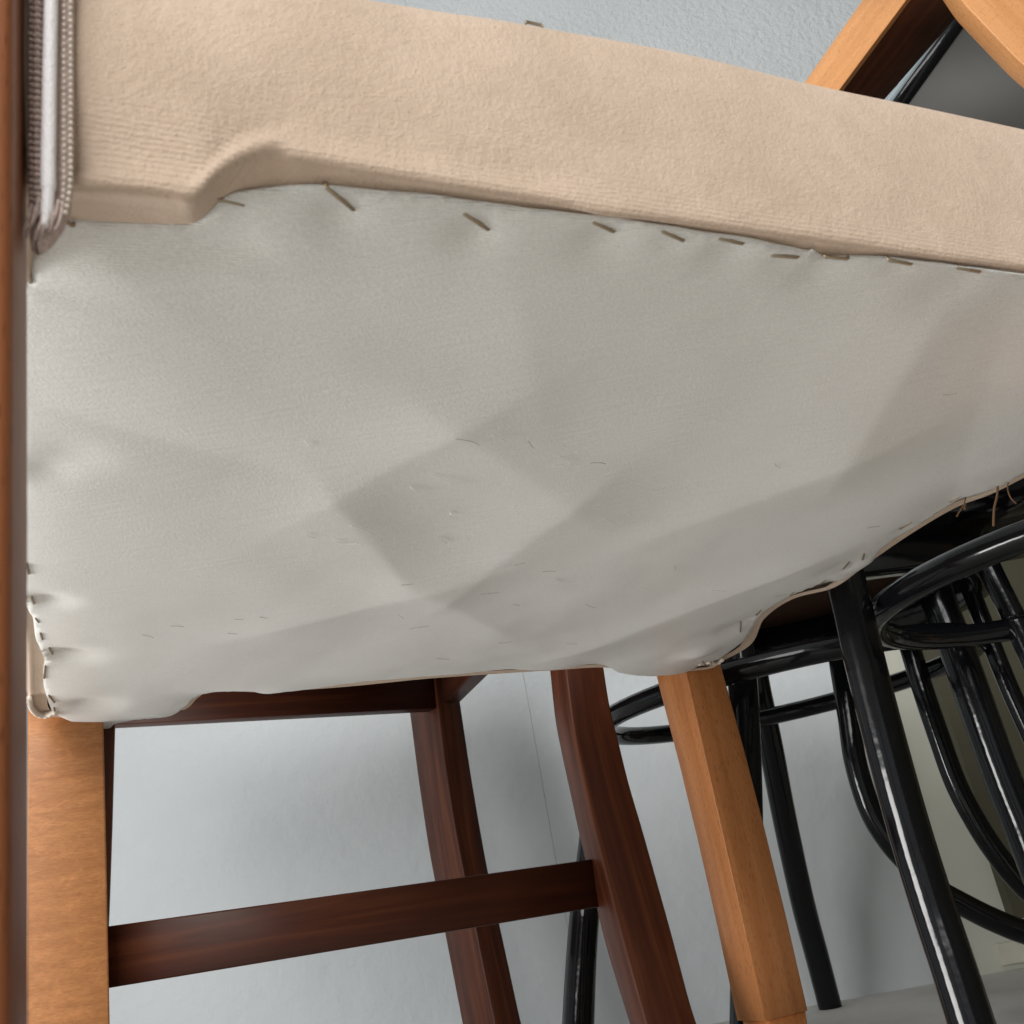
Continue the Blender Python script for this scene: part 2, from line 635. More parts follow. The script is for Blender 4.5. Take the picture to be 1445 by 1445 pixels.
for _a, _b in (((460, 262), (500, 295)), ((653, 297), (690, 321)), ((836, 312), (867, 326)), ((933, 324), (965, 338)), ((1014, 335), (1049, 343)), ((1088, 358), (1126, 361)),
               ((1253, 364), (1286, 370)), ((1350, 376), (1383, 382)), ((1284, 732), (1268, 742)), ((1198, 790), (1189, 801)), ((1073, 858), (1067, 866))):
    PUCKERS.append((((_a[0] + _b[0]) / 2, (_a[1] + _b[1]) / 2 + 4), 0.0050, 0.0011))
FOLDS = [(pt(*a), pt(*b), s, r) for a, b, s, r in FOLDS]
PUCKERS = [(pt(*a), r, d) for a, r, d in PUCKERS]


def sag(x, y, edge):
    """how far the lining hangs below its stapled edge (metres, positive down)"""
    p = Vector((x, y))
    h = 0.0
    for a, b, s, r in FOLDS:
        ab = b - a
        L = ab.length
        u = ab / L
        w = (p - a).dot(u) / L
        d = abs((p - a).x * u.y - (p - a).y * u.x)
        over = max(0.0, -w, w - 1.0) * L
        env = math.exp(-(d / r) ** 2 - (over / (r * 0.8)) ** 2)
        h += 0.74 * s * (r * 0.6 - math.sqrt(d * d + 4e-8)) * env
    for c, r, d in PUCKERS:
        h -= d * math.exp(-((p - c).length / r) ** 2)
    h += 0.0008 * noise.noise(Vector((x * 14, y * 14, 3.1))) + 0.00025 * noise.noise(Vector((x * 38, y * 38, 9.7)))
    body = 1 - math.exp(-edge / 0.02)
    h = h * (1 - math.exp(-edge / 0.006)) + 0.004 * body
    return h


poly2 = [Vector((p.x, p.y)) for p in outline]
xs = [p.x for p in poly2]
ys = [p.y for p in poly2]
BIN = 0.02


def seg_dist(p):
    best = 1e9
    for i in range(0, len(poly2), 2):
        d = (poly2[i] - p).length_squared
        if d < best:
            best = d
    return math.sqrt(best)


def inside(p):
    c = False
    n = len(poly2)
    j = n - 1
    for i in range(n):
        a, b = poly2[i], poly2[j]
        if (a.y > p.y) != (b.y > p.y) and p.x < (b.x - a.x) * (p.y - a.y) / (b.y - a.y) + a.x:
            c = not c
        j = i
    return c


pts2 = list(poly2)
nb_ = len(poly2)
dist = [0.0] * nb_
STEP = 0.0031
yy = min(ys)
row = 0
while yy < max(ys):
    # crossing spans of this scan line
    cr = []
    for i in range(nb_):
        a, b = poly2[i], poly2[(i + 1) % nb_]
        if (a.y > yy) != (b.y > yy):
            cr.append(a.x + (b.x - a.x) * (yy - a.y) / (b.y - a.y))
    cr.sort()
    for x0, x1 in zip(cr[::2], cr[1::2]):
        x = min(xs) + (0.5 * STEP if row % 2 else 0)
        k = math.ceil((x0 + 0.001 - x) / STEP)
        x += max(0, k) * STEP
        while x < x1 - 0.001:
            p = Vector((x + random.uniform(-.0004, .0004), yy + random.uniform(-.0004, .0004)))
            d = seg_dist(p)
            if d > 0.0012:
                pts2.append(p)
                dist.append(d)
            x += STEP
    yy += STEP * 0.87
    row += 1
vo, eo, fo, ov, oe, of = delaunay_2d_cdt(pts2, [(i, (i + 1) % nb_) for i in range(nb_)], [], 1, 1e-7)
sv = []
for i, v in enumerate(vo):
    src = ov[i][0] if ov[i] else 0
    d = dist[src]
    edge_ripple = 0.0006 * noise.noise(Vector((v.x * 90, v.y * 90, 0.3)))
    sv.append(Vector((v.x, v.y, SEAT_Z - (sag(v.x, v.y, d) if d > 0 else edge_ripple))))
cover = obj("lining_cloth", sv, [tuple(f) for f in fo], M['cambric'], chair)
sol = cover.modifiers.new("thickness", 'SOLIDIFY')
sol.thickness = 0.0007
sol.offset = 0

# --- velvet seat: wraps up from under the lining, over the top
NEAR_BEND = [(30, 262), (105, 262), (150, 262), (200, 266), (240, 272), (268, 277), (285, 268), (305, 246), (330, 228), (360, 214), (392, 208),
             (420, 219), (480, 232), (540, 243), (600, 253), (700, 270), (800, 287), (850, 298), (920, 306), (1000, 316), (1100, 329),
             (1200, 342), (1300, 358), (1445, 377), (1640, 403)]
NEAR_TOP = [(30, -105), (105, -88), (300, -50), (600, 1), (700, 16), (800, 34), (900, 52), (1000, 73), (1145, 109), (1300, 142), (1445, 174), (1640, 218)]
loop_low, loop_bend, loop_top, loop_gv = [], [], [], []
xs_n = [30 + 5.0 * i for i in range(323)]
nb_s = smooth([(x, y, 0) for x, y in NEAR_BEND], 10)
nb_s = [(p.x, p.y) for p in nb_s]
nt_s = [(p.x, p.y) for p in smooth([(x, y, 0) for x, y in NEAR_TOP], 10)]
ns_s = [(p.x, p.y) for p in smooth([(x, y, 0) for x, y in NEAR_SHEET], 6)]
fixed = []
for q in ns_s:
    if not fixed or q[0] > fixed[-1][0]:
        fixed.append(q)
ns_s = fixed
near_cols = []
PLANE0 = on_z(600, 256, SEAT_Z)
PD = on_z(1445, 381, SEAT_Z) - PLANE0
PD.z = 0
PD.normalize()
SN = Vector((PD.y, -PD.x, 0))
for x in xs_n:
    rb_ = ray(x, interp(nb_s, x))
    bend = EYE + rb_ * ((PLANE0 - EYE).dot(SN) / rb_.dot(SN))
    low = on_z(x, interp(ns_s, x) + 1.0, SEAT_Z + 0.0006)
    low -= NN * 0.0012
    # top: the ray over the silhouette meets the upright plane of the seat side
    r = ray(x, interp(nt_s, x))
    t = (PLANE0 - EYE).dot(SN) / r.dot(SN)
    top = EYE + r * t
    near_cols.append((low, bend, top))


def side_profile(low, bend, top, out, amp, s):
    """points from under the lining, round the bend, up the side and over"""
    prof = [low]
    b = bend
    prof += [low.lerp(b, 0.35) + Vector((0, 0, 0.0008)), low.lerp(b, 0.7) + Vector((0, 0, 0.0002)), b - out * 0.0012 - Vector((0, 0, 0.0003)), b + Vector((0, 0, 0.0008)), b + Vector((0, 0, 0.0028)) + out * 0.0003]
    base = Vector((top.x, top.y, 0))
    z0, z1 = b.z + 0.0045, top.z - 0.004
    for k in range(11):
        f = k / 10
        z = z0 + (z1 - z0) * f
        w = math.exp(-f * 9.0)
        xy = Vector((b.x, b.y, 0)).lerp(base, 1 - w)
        bul = 0.0022 * math.sin(math.pi * min(1, f * 1.02))
        wob = amp * noise.noise(Vector((s * 9, z * 26, 1.7))) + amp * 0.5 * noise.noise(Vector((s * 34, z * 50, 4.2)))
        prof.append(Vector((xy.x, xy.y, z)) + out * (bul + wob))
    for f, zz in ((0.0012, -0.0018), (0.0035, -0.0004), (0.008, 0.0004), (0.03, 0.0035), (0.09, 0.009)):
        prof.append(top - out * f + Vector((0, 0, zz)))
    return prof


cols = []
S = 0.0
prev = None
for low, bend, top in near_cols:
    if prev is not None:
        S += (top - prev).length
    prev = top
    cols.append((side_profile(low, bend, top, NN, 0.0011, S), S))
# the other three sides follow the lining's outline, a few millimetres outside it
top_z = near_cols[150][2].z
OTHER = [(1700, 528), (1600, 590), (1500, 647), (1450, 672), (1400, 697), (1350, 716), (1290, 751), (1230, 792), (1180, 828), (1120, 845), (1080, 873), (1062, 908),
         (1022, 932), (1004, 943), (960, 948), (900, 949), (850, 942), (780, 946), (700, 951), (600, 958), (500, 968), (420, 974), (352, 976.5), (320, 971), (285, 968), (258, 984), (235, 1003), (165, 1016),
         (110, 1016), (80, 1012), (58, 1011), (44, 1002), (40, 985), (38, 940), (36, 905), (31, 872), (27, 845), (22, 800), (17, 700), (14, 600), (14, 480), (17, 400), (22, 330)]
oth = [on_z(p.x, p.y, SEAT_Z + 0.0012) for p in smooth([(x, y, 0) for x, y in OTHER], 8)]
cen = (cA + cC) / 2
for i, b in enumerate(oth):
    t = oth[min(i + 1, len(oth) - 1)] - oth[max(i - 1, 0)]
    out = Vector((t.y, -t.x, 0)).normalized()
    if out.dot(b - cen) < 0:
        out = -out
    low = b - out * 0.010
    low.z = SEAT_Z + 0.0010
    top = Vector((b.x, b.y, top_z)) + out * 0.002
    if i:
        S += (b - oth[i - 1]).length
    cols.append((side_profile(low, b, top, out, 0.0004, S), S))
vv, ff = [], []
n = len(cols[0][0])
for prof, s in cols:
    vv += prof
m = len(cols)
for i in range(m):
    a, b = i * n, ((i + 1) % m) * n
    for k in range(n - 1):
        ff.append((a + k, b + k, b + k + 1, a + k + 1))
ctr = len(vv)
vv.append(Vector((cen.x, cen.y, top_z + 0.02)))
for i in range(m):
    ff.append((i * n + n - 1, ((i + 1) % m) * n + n - 1, ctr))
seat_cover = obj("seat_cover", vv, ff, M['velvet'], chair)

def near_pt(px, py, out=0.0):
    r = ray(px, py)
    p0 = PLANE0 + SN * out
    return EYE + r * ((p0 - EYE).dot(SN) / r.dot(SN))


# --- staples: one bent wire, copied
def staple_mesh():
    w, leg, r = 0.5, 0.12, 0.058
    path = [(-w, 0, leg), (-w, 0, 0.04), (-w + 0.05, 0, 0), (w - 0.05, 0, 0), (w, 0, 0.04), (w, 0, leg)]
    V, F, G = tube_geo(path, r, 6)
    me = bpy.data.meshes.new("staple")
    me.from_pydata([tuple(v) for v in V], [], F)
    me.materials.append(M['steel'])
    me.polygons.foreach_set("use_smooth", [True] * len(me.polygons))
    return me


ST = staple_mesh()
STAPLES = [((308, 280), (346, 288), 0), ((460, 262), (500, 295), 0), ((653, 297), (690, 321), 0), ((836, 312), (867, 326), 0), ((933, 324), (965, 338), 0),
           ((1014, 335), (1049, 343), 0), ((1088, 358), (1126, 361), 0), ((1163, 358), (1196, 361), -1), ((1253, 364), (1286, 370), 0),
           ((1350, 376), (1383, 382), 0), ((64, 291), (104, 319), -2), ((40, 372), (43, 398), 0),
           ((37, 791), (41, 806), 0), ((44, 842), (48, 852), 0), ((50, 870), (55, 876), 0), ((57, 890), (60, 900), 0), ((69, 912), (74, 922), 0), ((64, 938), (62, 956), 0),
           ((69, 979), (77, 989), 0), ((76, 997), (78, 1004), 0),
           ((1352, 699), (1338, 707), 0), ((1284, 732), (1268, 742), 0), ((1198, 790), (1189, 801), 0), ((1164, 814), (1157, 820), 0), ((1119, 832), (1114, 837), 0),
           ((1073, 858), (1067, 866), 0), ((1045, 877), (1044, 890), 0), ((990, 928), (998, 935), -1), ((1002, 932), (1008, 937), -1), ((1218, 776), (1216, 786), 0)]
sheet_pts = [(v.x, v.y, v.z) for v in sv]


def sheet_z(p):
    best, bz = 1e9, SEAT_Z
    for x, y, z in sheet_pts:
        d = (x - p.x) ** 2 + (y - p.y) ** 2
        if d < best:
            best, bz = d, z
    return bz


base = world_loc(cover)
for a, b, dz in STAPLES:
    if dz == -2:
        pa, pb = on_z(*a, SEAT_Z - 0.002), on_z(*b, SEAT_Z - 0.002)
    else:
        pa, pb = on_z(*a, SEAT_Z), on_z(*b, SEAT_Z)
    d = pb - pa
    L = d.length
    mid = (pa + pb) / 2
    s = bpy.data.objects.new("staple", ST)
    COL.objects.link(s)
    s.parent = cover
    z = min(sheet_z(pa.lerp(pb, q / 6)) for q in range(7))
    s.location = Vector((mid.x, mid.y, z - 0.0003 + dz * 0.0008)) - base
    s.rotation_euler = (0, 0, math.atan2(d.y, d.x))
    thick = max(0.0070, min(0.0100, L))
    s.scale = (L, thick, thick)

q = near_pt(757, 24) + Vector((0, 0, -0.0003)) - SN * 0.002
s = bpy.data.objects.new("staple", ST)
COL.objects.link(s)
s.parent = seat_cover
s.location = q - world_loc(seat_cover)
s.rotation_euler = (math.radians(180), 0, math.atan2(PD.y, PD.x))
s.scale = (0.0052, 0.008, 0.008)

# --- lint and hairs clinging to the lining
def lint(name, specs, mat, rad):
    parts = []
    for (px, py), ang, L, bend in specs:
        c = on_z(px, py, SEAT_Z)
        zz = sheet_z(c)
        ln = L * c.y / 1445
        path = []
        a = ang
        p = Vector((c.x, c.y, zz - 0.0007))
        for k in range(7):
            path.append(p.copy())
            p = p + Vector((math.cos(a), math.sin(a), random.uniform(-.12, .04))) * (ln / 6) * 1.4
            a += bend / 6
        path = [Vector((q.x, q.y, min(q.z, sheet_z(q) - 0.0006))) for q in path]
        parts.append(tube_geo(smooth(path, 2), rad, 4))
    V, F, G = join(parts)
    return obj(name, V, F, mat, cover, kind='stuff')


pale = [((random.uniform(420, 900), random.uniform(600, 860)), random.uniform(0, 1.6), random.uniform(10, 26), random.uniform(-1, 1)) for _ in range(4)] + [((785, 628), 0.9, 30, 0.5), ((605, 655), 0.8, 42, 0.6), ((492, 723), 0.9, 38, 0.3), ((850, 718), 0.9, 36, 0.3), ((470, 745), 1.4, 34, -1.6), ((578, 672), 1.6, 20, -1.0),
        ((780, 806), 1.2, 14, 0.2), ((1000, 822), 0.5, 20, 0.1), ((632, 712), 1.0, 10, 1.5), ((690, 590), 0.9, 26, 0.3), ((430, 735), 1.7, 18, -1.2), ((900, 820), .6, 14, .6)]
dark = [((640, 594), 0.5, 34, 0.7)]
for i in range(15):
    px, py = random.uniform(560, 1120), random.uniform(780, 925)
    if py < 940 - 0.0 and (px < 960 or py < 890 - (px - 960) * 0.35):
        dark.append(((px, py), random.uniform(-0.4, 1.4), random.uniform(7, 22), random.uniform(-1.2, 1.2)))
for px, py in ((742, 604), (830, 640), (240, 872), (330, 862), (320, 880), (200, 884), (365, 858), (1325, 543), (1220, 735), (1090, 640), (560, 855)):
    dark.append(((px, py), random.uniform(-0.4, 1.4), random.uniform(7, 20), random.uniform(-1.2, 1.2)))
lint("pale_lint", pale, M['lint_pale'], 0.00017)
lint("dark_lint", dark, M['lint_dark'], 0.000085)

# --- braided trim up the corner beside the near post
trim = obj("corner_trim", *prism_geo([[near_pt(38 + e, y, 0.0045), near_pt(104 + f, y, 0.0045), near_pt(104 + f, y, 0.0045) - NN * 0.004, near_pt(38 + e, y, 0.0045) - NN * 0.004]
           for y, e, f in ((-110, 0, 0), (0, 0, 0), (120, 0, 0), (240, 1, -2), (285, 1, -6), (310, 2, -16), (330, 3, -30), (342, 4, -46))], 0.0012)[:2], M['braid'], chair)
cordp = [near_pt(69 + d, y, 0.0062) for y, d in ((-110, 4), (0, 3), (100, 1), (180, 0), (230, -1), (265, -1), (300, -3), (320, -8))]
V, F, G = tube_geo(smooth(cordp, 8), [0.00145] * 41 + [0.0012] * 8 + [0.0009] * 8, 12)
obj("satin_cord", V, F, M['satin'], trim)


def ball(c, rx, rz, seg=8, rings=5):
    V, F = [], []
    for i in range(rings + 1):
        th = math.pi * i / rings
        for k in range(seg):
            a = 2 * math.pi * k / seg
            V.append(Vector(c) + Vector((math.sin(th) * math.cos(a) * rx, math.sin(th) * math.sin(a) * rx, math.cos(th) * rz)))
    for i in range(rings):
        for k in range(seg):
            F.append((i * seg + k, i * seg + (k + 1) % seg, (i + 1) * seg + (k + 1) % seg, (i + 1) * seg + k))
    return V, F


rowR, rowM, rowL, rowB = [], [], [], []
y = -105
while y < 306:
    pull = max(0, (y - 240) / 70)
    rowR.append(ball(near_pt(100 - 10 * pull * pull, y, 0.0062), 0.00050, 0.00048))
    rowM.append(ball(near_pt(90.5 - 8 * pull * pull, y + 5, 0.0058), 0.00038, 0.00040))
    rowL.append(ball(near_pt(53 + 2 * pull, y + 3, 0.0058), 0.00100, 0.00052))
    rowB.append(ball(near_pt(44 + random.uniform(-1, 1), y, 0.0050), 0.00060, 0.00048))
    y += 9.0
V, F, G = join(rowR + rowM)
obj("loop_edge", V, F, M['bead'], trim, kind='stuff')
V, F, G = join(rowL + rowB)
obj("ridge_edge", V, F, M['braid'], trim, kind='stuff')
fr = []
for k in range(9):
    y0 = random.uniform(275, 300)
    x0 = 44 + 5.5 * k
    fr.append(tube_geo(smooth([near_pt(x0, y0, 0.006), near_pt(x0 - 3, y0 + 18, 0.0068), near_pt(x0 - 8 + random.uniform(-3, 2), y0 + 34, 0.0058), near_pt(min(x0 - 12, 58), y0 + 44 - 0.2 * k * k, 0.004)], 5), 0.00030, 6))
V, F, G = join(fr)
obj("frayed_end", V, F, M['braid'], trim, kind='stuff')
# the same braid peeping out under the two far corners
for pts in ([(41, 985), (44, 998), (52, 1007), (62, 1009), (72, 1006), (79, 1003)], [(986, 936), (994, 936), (1002, 934), (1010, 936), (1020, 930)]):
    P = smooth([on_z(x, y, SEAT_Z - 0.0005) for x, y in pts], 10)
    loops = []
    L = 0
    for k in range(1, len(P) - 1, 2):
        loops.append(ball(P[k] + Vector((0, 0, random.uniform(-.0008, .0008))), 0.0017, 0.0020, 7, 4))
    V, F, G = join([tube_geo(P, 0.0018, 8)] + loops)
    obj("corner_trim", V, F, M['bead'], chair)

# --- legs
def edge_leg(rows, dir_left, dir_right):
    """rows: (x of left arris, arris facing the camera (x, y), x of right arris, point of that arris)"""
    out = []
    for lx, rx, P in rows:
        def find(d, target):
            lo, hi = 0.0, 0.2
            s0 = proj(P)[0]
            for _ in range(40):
                md = (lo + hi) / 2
                q = proj(P + d * md)[0]
                if abs(q - s0) < abs(target - s0):
                    lo = md
                else:
                    hi = md
            return P + d * lo
        Lp, Rp = find(dir_left, lx), find(dir_right, rx)
        out.append((P, Rp, Rp + Lp - P, Lp))
    return out


# far front leg: arris at (968,950) .. (1080,1441)
mt = on_z(968, 949, SEAT_Z + 0.001)
mb = at_y(1080, 1441, mt.y - 0.004)
rows = []
for k in range(5):
    f = k / 4
    P = mt.lerp(mb, f)
    rows.append((930 + (1040 - 930) * f, 1019 + (1140 - 1019) * f, P))
R = edge_leg(rows, EY, EX)
upper = [tuple(q + Vector((0, 0, 0.02)) for q in R[0])] + R
V, F, G = prism_geo(upper, 0.0008)
leg = obj("leg", V, F, M['beech'], chair, G)
# slimmer foot below the shoulder
low4 = R[-1]
c4 = sum((Vector(q) for q in low4), Vector()) / 4
top4 = [c4 + (q - c4) * 0.90 + EX * 0.001 - EY * 0.0005 for q in low4]
foot = [tuple(top4), tuple(Vector((c4.x, c4.y, 0.0)) + (Vector((q.x, q.y, 0)) - Vector((c4.x, c4.y, 0))) * 0.72 for q in top4)]
V, F, G = prism_geo(foot, 0.0012)
obj("leg_foot", V, F, M['beech'], leg, G)
LEG_W = (R[0][1] - R[0][0]).length
LEG_D = (R[0][3] - R[0][0]).length

# far back leg, carries on up as a back post
bl = at_y(39.5, 1000, on_z(39.5, 1006, SEAT_Z).y + 0.026)
bb = at_y(35.5, 1445, bl.y)
rows = []
for k in range(5):
    f = k / 4
    P = bl.lerp(bb, f)
    w = EX * 0.2
    lo, hi = 0.0, 0.2
    target = 145.5 + (154.5 - 145.5) * f
    for _ in range(40):
        md = (lo + hi) / 2
        if proj(P + EX * md)[0] < target:
            lo = md
        else:
            hi = md
    q = P + EX * lo
    rows.append((P, q, q + EY * 0.036, P + EY * 0.036))
dirv = (bb - bl)
k = (0.0 - bb.z) / dirv.z
rows.append(tuple(Vector(q) + dirv * k for q in rows[-1]))
postup = tuple(Vector(q) + EY * 0.012 + Vector((0, 0, 0.012)) for q in rows[0])
posttop = tuple(Vector(q) + EY * 0.010 - EX * 0.06 + Vector((0, 0, 0.52)) for q in rows[0])
V, F, G = prism_geo([posttop, postup] + rows, 0.0014)
obj("back_leg", V, F, M['beech_flame'], chair, G)
# near back post, right beside the phone
POST_D = 0.020
np0 = near_pt(18, 0, 0.016)
np1 = near_pt(11, 1445, 0.016)
d = (np1 - np0) / (np1.z - np0.z)
rows = []
for z in (0.80, 0.55, 0.40, SEAT_Z, 0.25, 0.15, 0.08, 0.0):
    P = np0 + d * (z - np0.z)
    rows.append((P - NX * 0.034, P, P - NN * POST_D, P - NX * 0.034 - NN * POST_D))
V, F, G = prism_geo(rows, 0.0030, nb=4)
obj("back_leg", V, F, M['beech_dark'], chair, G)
# near front leg, just out of the picture on the right
c = on_z(1640, 430, SEAT_Z) + EY * 0.02 + EX * 0.03
V, F, G = rect_bar(c + Vector((0, 0, 0.01)), Vector((c.x, c.y, 0)), EX, LEG_W, EY, LEG_D)
obj("leg", V, F, M['beech'], chair, G)
# loose jute threads from under the front edge
for pts, r in (([(1363, 700), (1360, 712), (1354, 722), (1350, 729)], 0.00038), ([(1362, 712), (1361, 719)], 0.0006),
               ([(1408, 684), (1407, 700), (1403, 718), (1402, 742)], 0.0006), ([(1423, 679), (1422, 690), (1426, 702), (1434, 711)], 0.00035)):
    P = smooth([at_y(x, y, on_z(pts[0][0], pts[0][1], SEAT_Z).y) for x, y in pts], 6)
    V, F, G = tube_geo(P, r, 6)
    obj("loose_thread", V, F, M['jute'], chair)

# ------------------------------------------------------------------ dark mahogany chair behind
dark_chair = thing("mahogany_chair", "dark reddish brown wooden chair frame with curved legs behind the beige seat", "chair", (-0.10, 1.1, 0))
DN = [((777, 798, 852), 945), ((783, 805, 861), 1002), ((792, 813.5, 873), 1052), ((805, 827, 888), 1114), ((820, 843, 908), 1184), ((837, 861, 928), 1257),
      ((851, 877, 945), 1319), ((868, 893.5, 961), 1380), ((887, 911, 978), 1443), ((913, 937, 1007), 1530), ((941, 965, 1039), 1620)]
DN = [(e, y, 0.985 - (y - 945) * 0.00014) for e, y in DN]
d1 = Vector((-0.39, 0.92, 0))
d2 = Vector((0.92, 0.39, 0))
def soften(rows, n=4):
    cs = [smooth([rw[k] for rw in rows], n) for k in range(4)]
    return [tuple(cs[k][i] for k in range(4)) for i in range(len(cs[0]))]


rows = soften(edge_leg([(l, r, at_y(mx, y, dep - 0.10)) for (l, mx, r), y, dep in DN], d1, d2))
cut = []
for rw in rows:
    cut.append(tuple(Vector((q.x, q.y, max(q.z, 0.0))) for q in rw))
up4 = tuple(p + (p - q) * 3.0 for p, q in zip(rows[0], rows[2]))
V, F, G = prism_geo([up4] + cut, 0.0016)
obj("leg", V, F, M['mahogany'], dark_chair, G)
DF = [((580, 619, 651), 1002), ((591, 630, 664), 1090), ((604, 644, 679), 1180), ((615.5, 657, 691), 1245), ((627, 670, 704), 1305), ((640, 684, 719), 1375), ((653, 698.5, 734), 1445), ((664, 711, 747), 1500)]
DF = [(e, y, 1.36 - (y - 1002) * 0.00007) for e, y in DF]
d3, d4 = Vector((-0.64, 0.77, 0)), Vector((0.77, 0.64, 0))
rows = edge_leg([(l, r, at_y(mx, y, dep)) for (l, mx, r), y, dep in DF], d3, d4)
rows = soften(rows)
rows = [tuple(Vector((q.x, q.y, max(q.z, 0.0))) for q in rw) for rw in rows]
up4 = tuple(p + (p - q) * 0.9 for p, q in zip(rows[0], rows[3]))
V, F, G = prism_geo([up4] + rows, 0.0016)
obj("leg", V, F, M['mahogany'], dark_chair, G)
# stretcher between the near legs
s0 = at_y(140, 1352, 0.665)
s1 = at_y(858, 1243, 0.872)
sd = (s1 - s0).normalized()
sd2 = Vector((-sd.y, sd.x, 0)).normalized()
h0 = 76 * 0.70 / 1445 * 1.0
rows = []
for f, hh in ((0, 78 * 0.665), (0.5, 68 * 0.77), (1, 60.5 * 0.872)):
    c = s0.lerp(s1, f)
    h = hh / 1445 * 0.98
    zz = Vector((0, 0, h / 2))
    rows.append((c - zz, c + zz, c + zz + sd2 * 0.018, c - zz + sd2 * 0.018))
V, F, G = prism_geo([tuple(r) for r in rows], 0.0012)
obj("stretcher", V, F, M['mahogany'], dark_chair, G)
# hidden near-left leg, only a sliver shows beside the beech leg
rows = []
for y, x, w in ((985, 164, 1), (1020, 162, 1), (1150, 158.5, 1), (1270, 154.5, 1), (1350, 151, 1), (1445, 147, 1), (1600, 140, 1)):
    P = at_y(x, y, 0.675)
    rows.append((P - d2 * 0.036, P, P + d1 * 0.03, P + d1 * 0.03 - d2 * 0.036))
rows = [tuple(Vector((q.x, q.y, max(q.z, 0))) for q in rw) for rw in rows]
V, F, G = prism_geo(rows, 0.0014)
obj("leg", V, F, M['mahogany'], dark_chair, G)
# far seat rail with its underside, and the side rail coming forward
def rail(a0, a1, h, t_dir, t):
    rows = []
    for c in (a0, a1):
        zz = Vector((0, 0, h))
        rows.append((c, c + zz, c + zz + t_dir * t, c + t_dir * t))
    return prism_geo(rows, 0.0012)


ra = at_y(120, 1021, 1.16)
rb = at_y(619, 996, 1.352)
rz = (ra.z + rb.z) / 2
rdir = Vector((rb.x - ra.x, rb.y - ra.y, 0)).normalized()
rn = Vector((-rdir.y, rdir.x, 0))
V, F, G = rail(ra + rn * 0.012, rb + rn * 0.012, 0.075, rn, 0.022)
obj("seat_rail", V, F, M['mahogany'], dark_chair, G)
rc = at_y(650, 990, 1.372)
rd = at_y(790, 925, 1.02)
rd.z = rc.z
sdir = Vector((rd.x - rc.x, rd.y - rc.y, 0)).normalized()
sn = Vector((sdir.y, -sdir.x, 0))
V, F, G = rail(rc, rd, 0.075, sn, 0.022)
obj("seat_rail", V, F, M['mahogany'], dark_chair, G)
# near seat rail and seat board above, out of sight over the beige seat
V, F, G = rail(s0 + Vector((0.0, 0, 0.262)), s1 + Vector((0.0, 0, 0.262)), 0.06, sd2, 0.022)
obj("seat_rail", V, F, M['mahogany'], dark_chair, G)

zt = Vector((0, 0, 0.515))
sb = [Vector((q.x, q.y, 0)) + zt for q in (s0 - d2 * 0.05 - d1 * 0.02, s1 + d2 * 0.02 - d1 * 0.02, rb + d2 * 0.05 + d1 * 0.03, ra + d1 * 0.03 - d2 * 0.04)]
V, F, G = prism_geo([tuple(sb), tuple(q + Vector((0, 0, 0.022)) for q in sb)], 0.004)
obj("seat", V, F, M['mahogany'], dark_chair, G)

# ------------------------------------------------------------------ black bentwood chairs
def tube_px(pts, extra=()):
    return [at_y(x, y, d) for x, y, d in pts] + [Vector(e) for e in extra]


def black_tube(name, pts, r, parent, n=8, seg=16, floor=False):
    P = [at_y(x, y, d) for x, y, d in pts]
    if floor and P[-1].z > 0:
        v = (P[-1] - P[-2]).normalized()
        P.append(P[-1] + v * (P[-1].z / -v.z))
    P = smooth(P, n)
    P = [Vector((p.x, p.y, max(p.z, 0.0))) for p in P]
    if isinstance(r, tuple):
        rr = [r[0] + (r[1] - r[0]) * i / (len(P) - 1) for i in range(len(P))]
    else:
        rr = r
    V, F, G = tube_geo(P, rr, seg)
    return obj(name, V, F, M['black'], parent, G)


def ring_geo(c, rad, thick, zr=1.0, n=64, tilt=(0, 0)):
    P = []
    for i in range(n):
        a = 2 * math.pi * i / n
        x, y = rad * math.cos(a), rad * math.sin(a)
        P.append(Vector((c[0] + x, c[1] + y, c[2] + x * tilt[0] + y * tilt[1])))
    return tube_geo(P, thick, 12, loop=True, caps=False)


def annulus_geo(c, r0, r1, z0, z1, n=56):
    rings = []
    for i in range(n):
        a = 2 * math.pi * i / n
        u = Vector((math.cos(a), math.sin(a), 0))
        cc = Vector((c[0], c[1], 0))
        b = 0.004
        rings.append([cc + u * r0 + Vector((0, 0, z0 + b)), cc + u * (r0 + b) + Vector((0, 0, z0)), cc + u * (r1 - b) + Vector((0, 0, z0)), cc + u * r1 + Vector((0, 0, z0 + b)),
                      cc + u * r1 + Vector((0, 0, z1 - b)), cc + u * (r1 - b) + Vector((0, 0, z1)), cc + u * (r0 + b) + Vector((0, 0, z1)), cc + u * r0 + Vector((0, 0, z1 - b))])
    return sweep(rings, False, True)


def disc_geo(c, r, z0, z1, n=56):
    rings = []
    for z in (z0, z1):
        rings.append([Vector((c[0] + r * math.cos(2 * math.pi * k / n), c[1] + r * math.sin(2 * math.pi * k / n), z)) for k in range(n)])
    return sweep(rings)


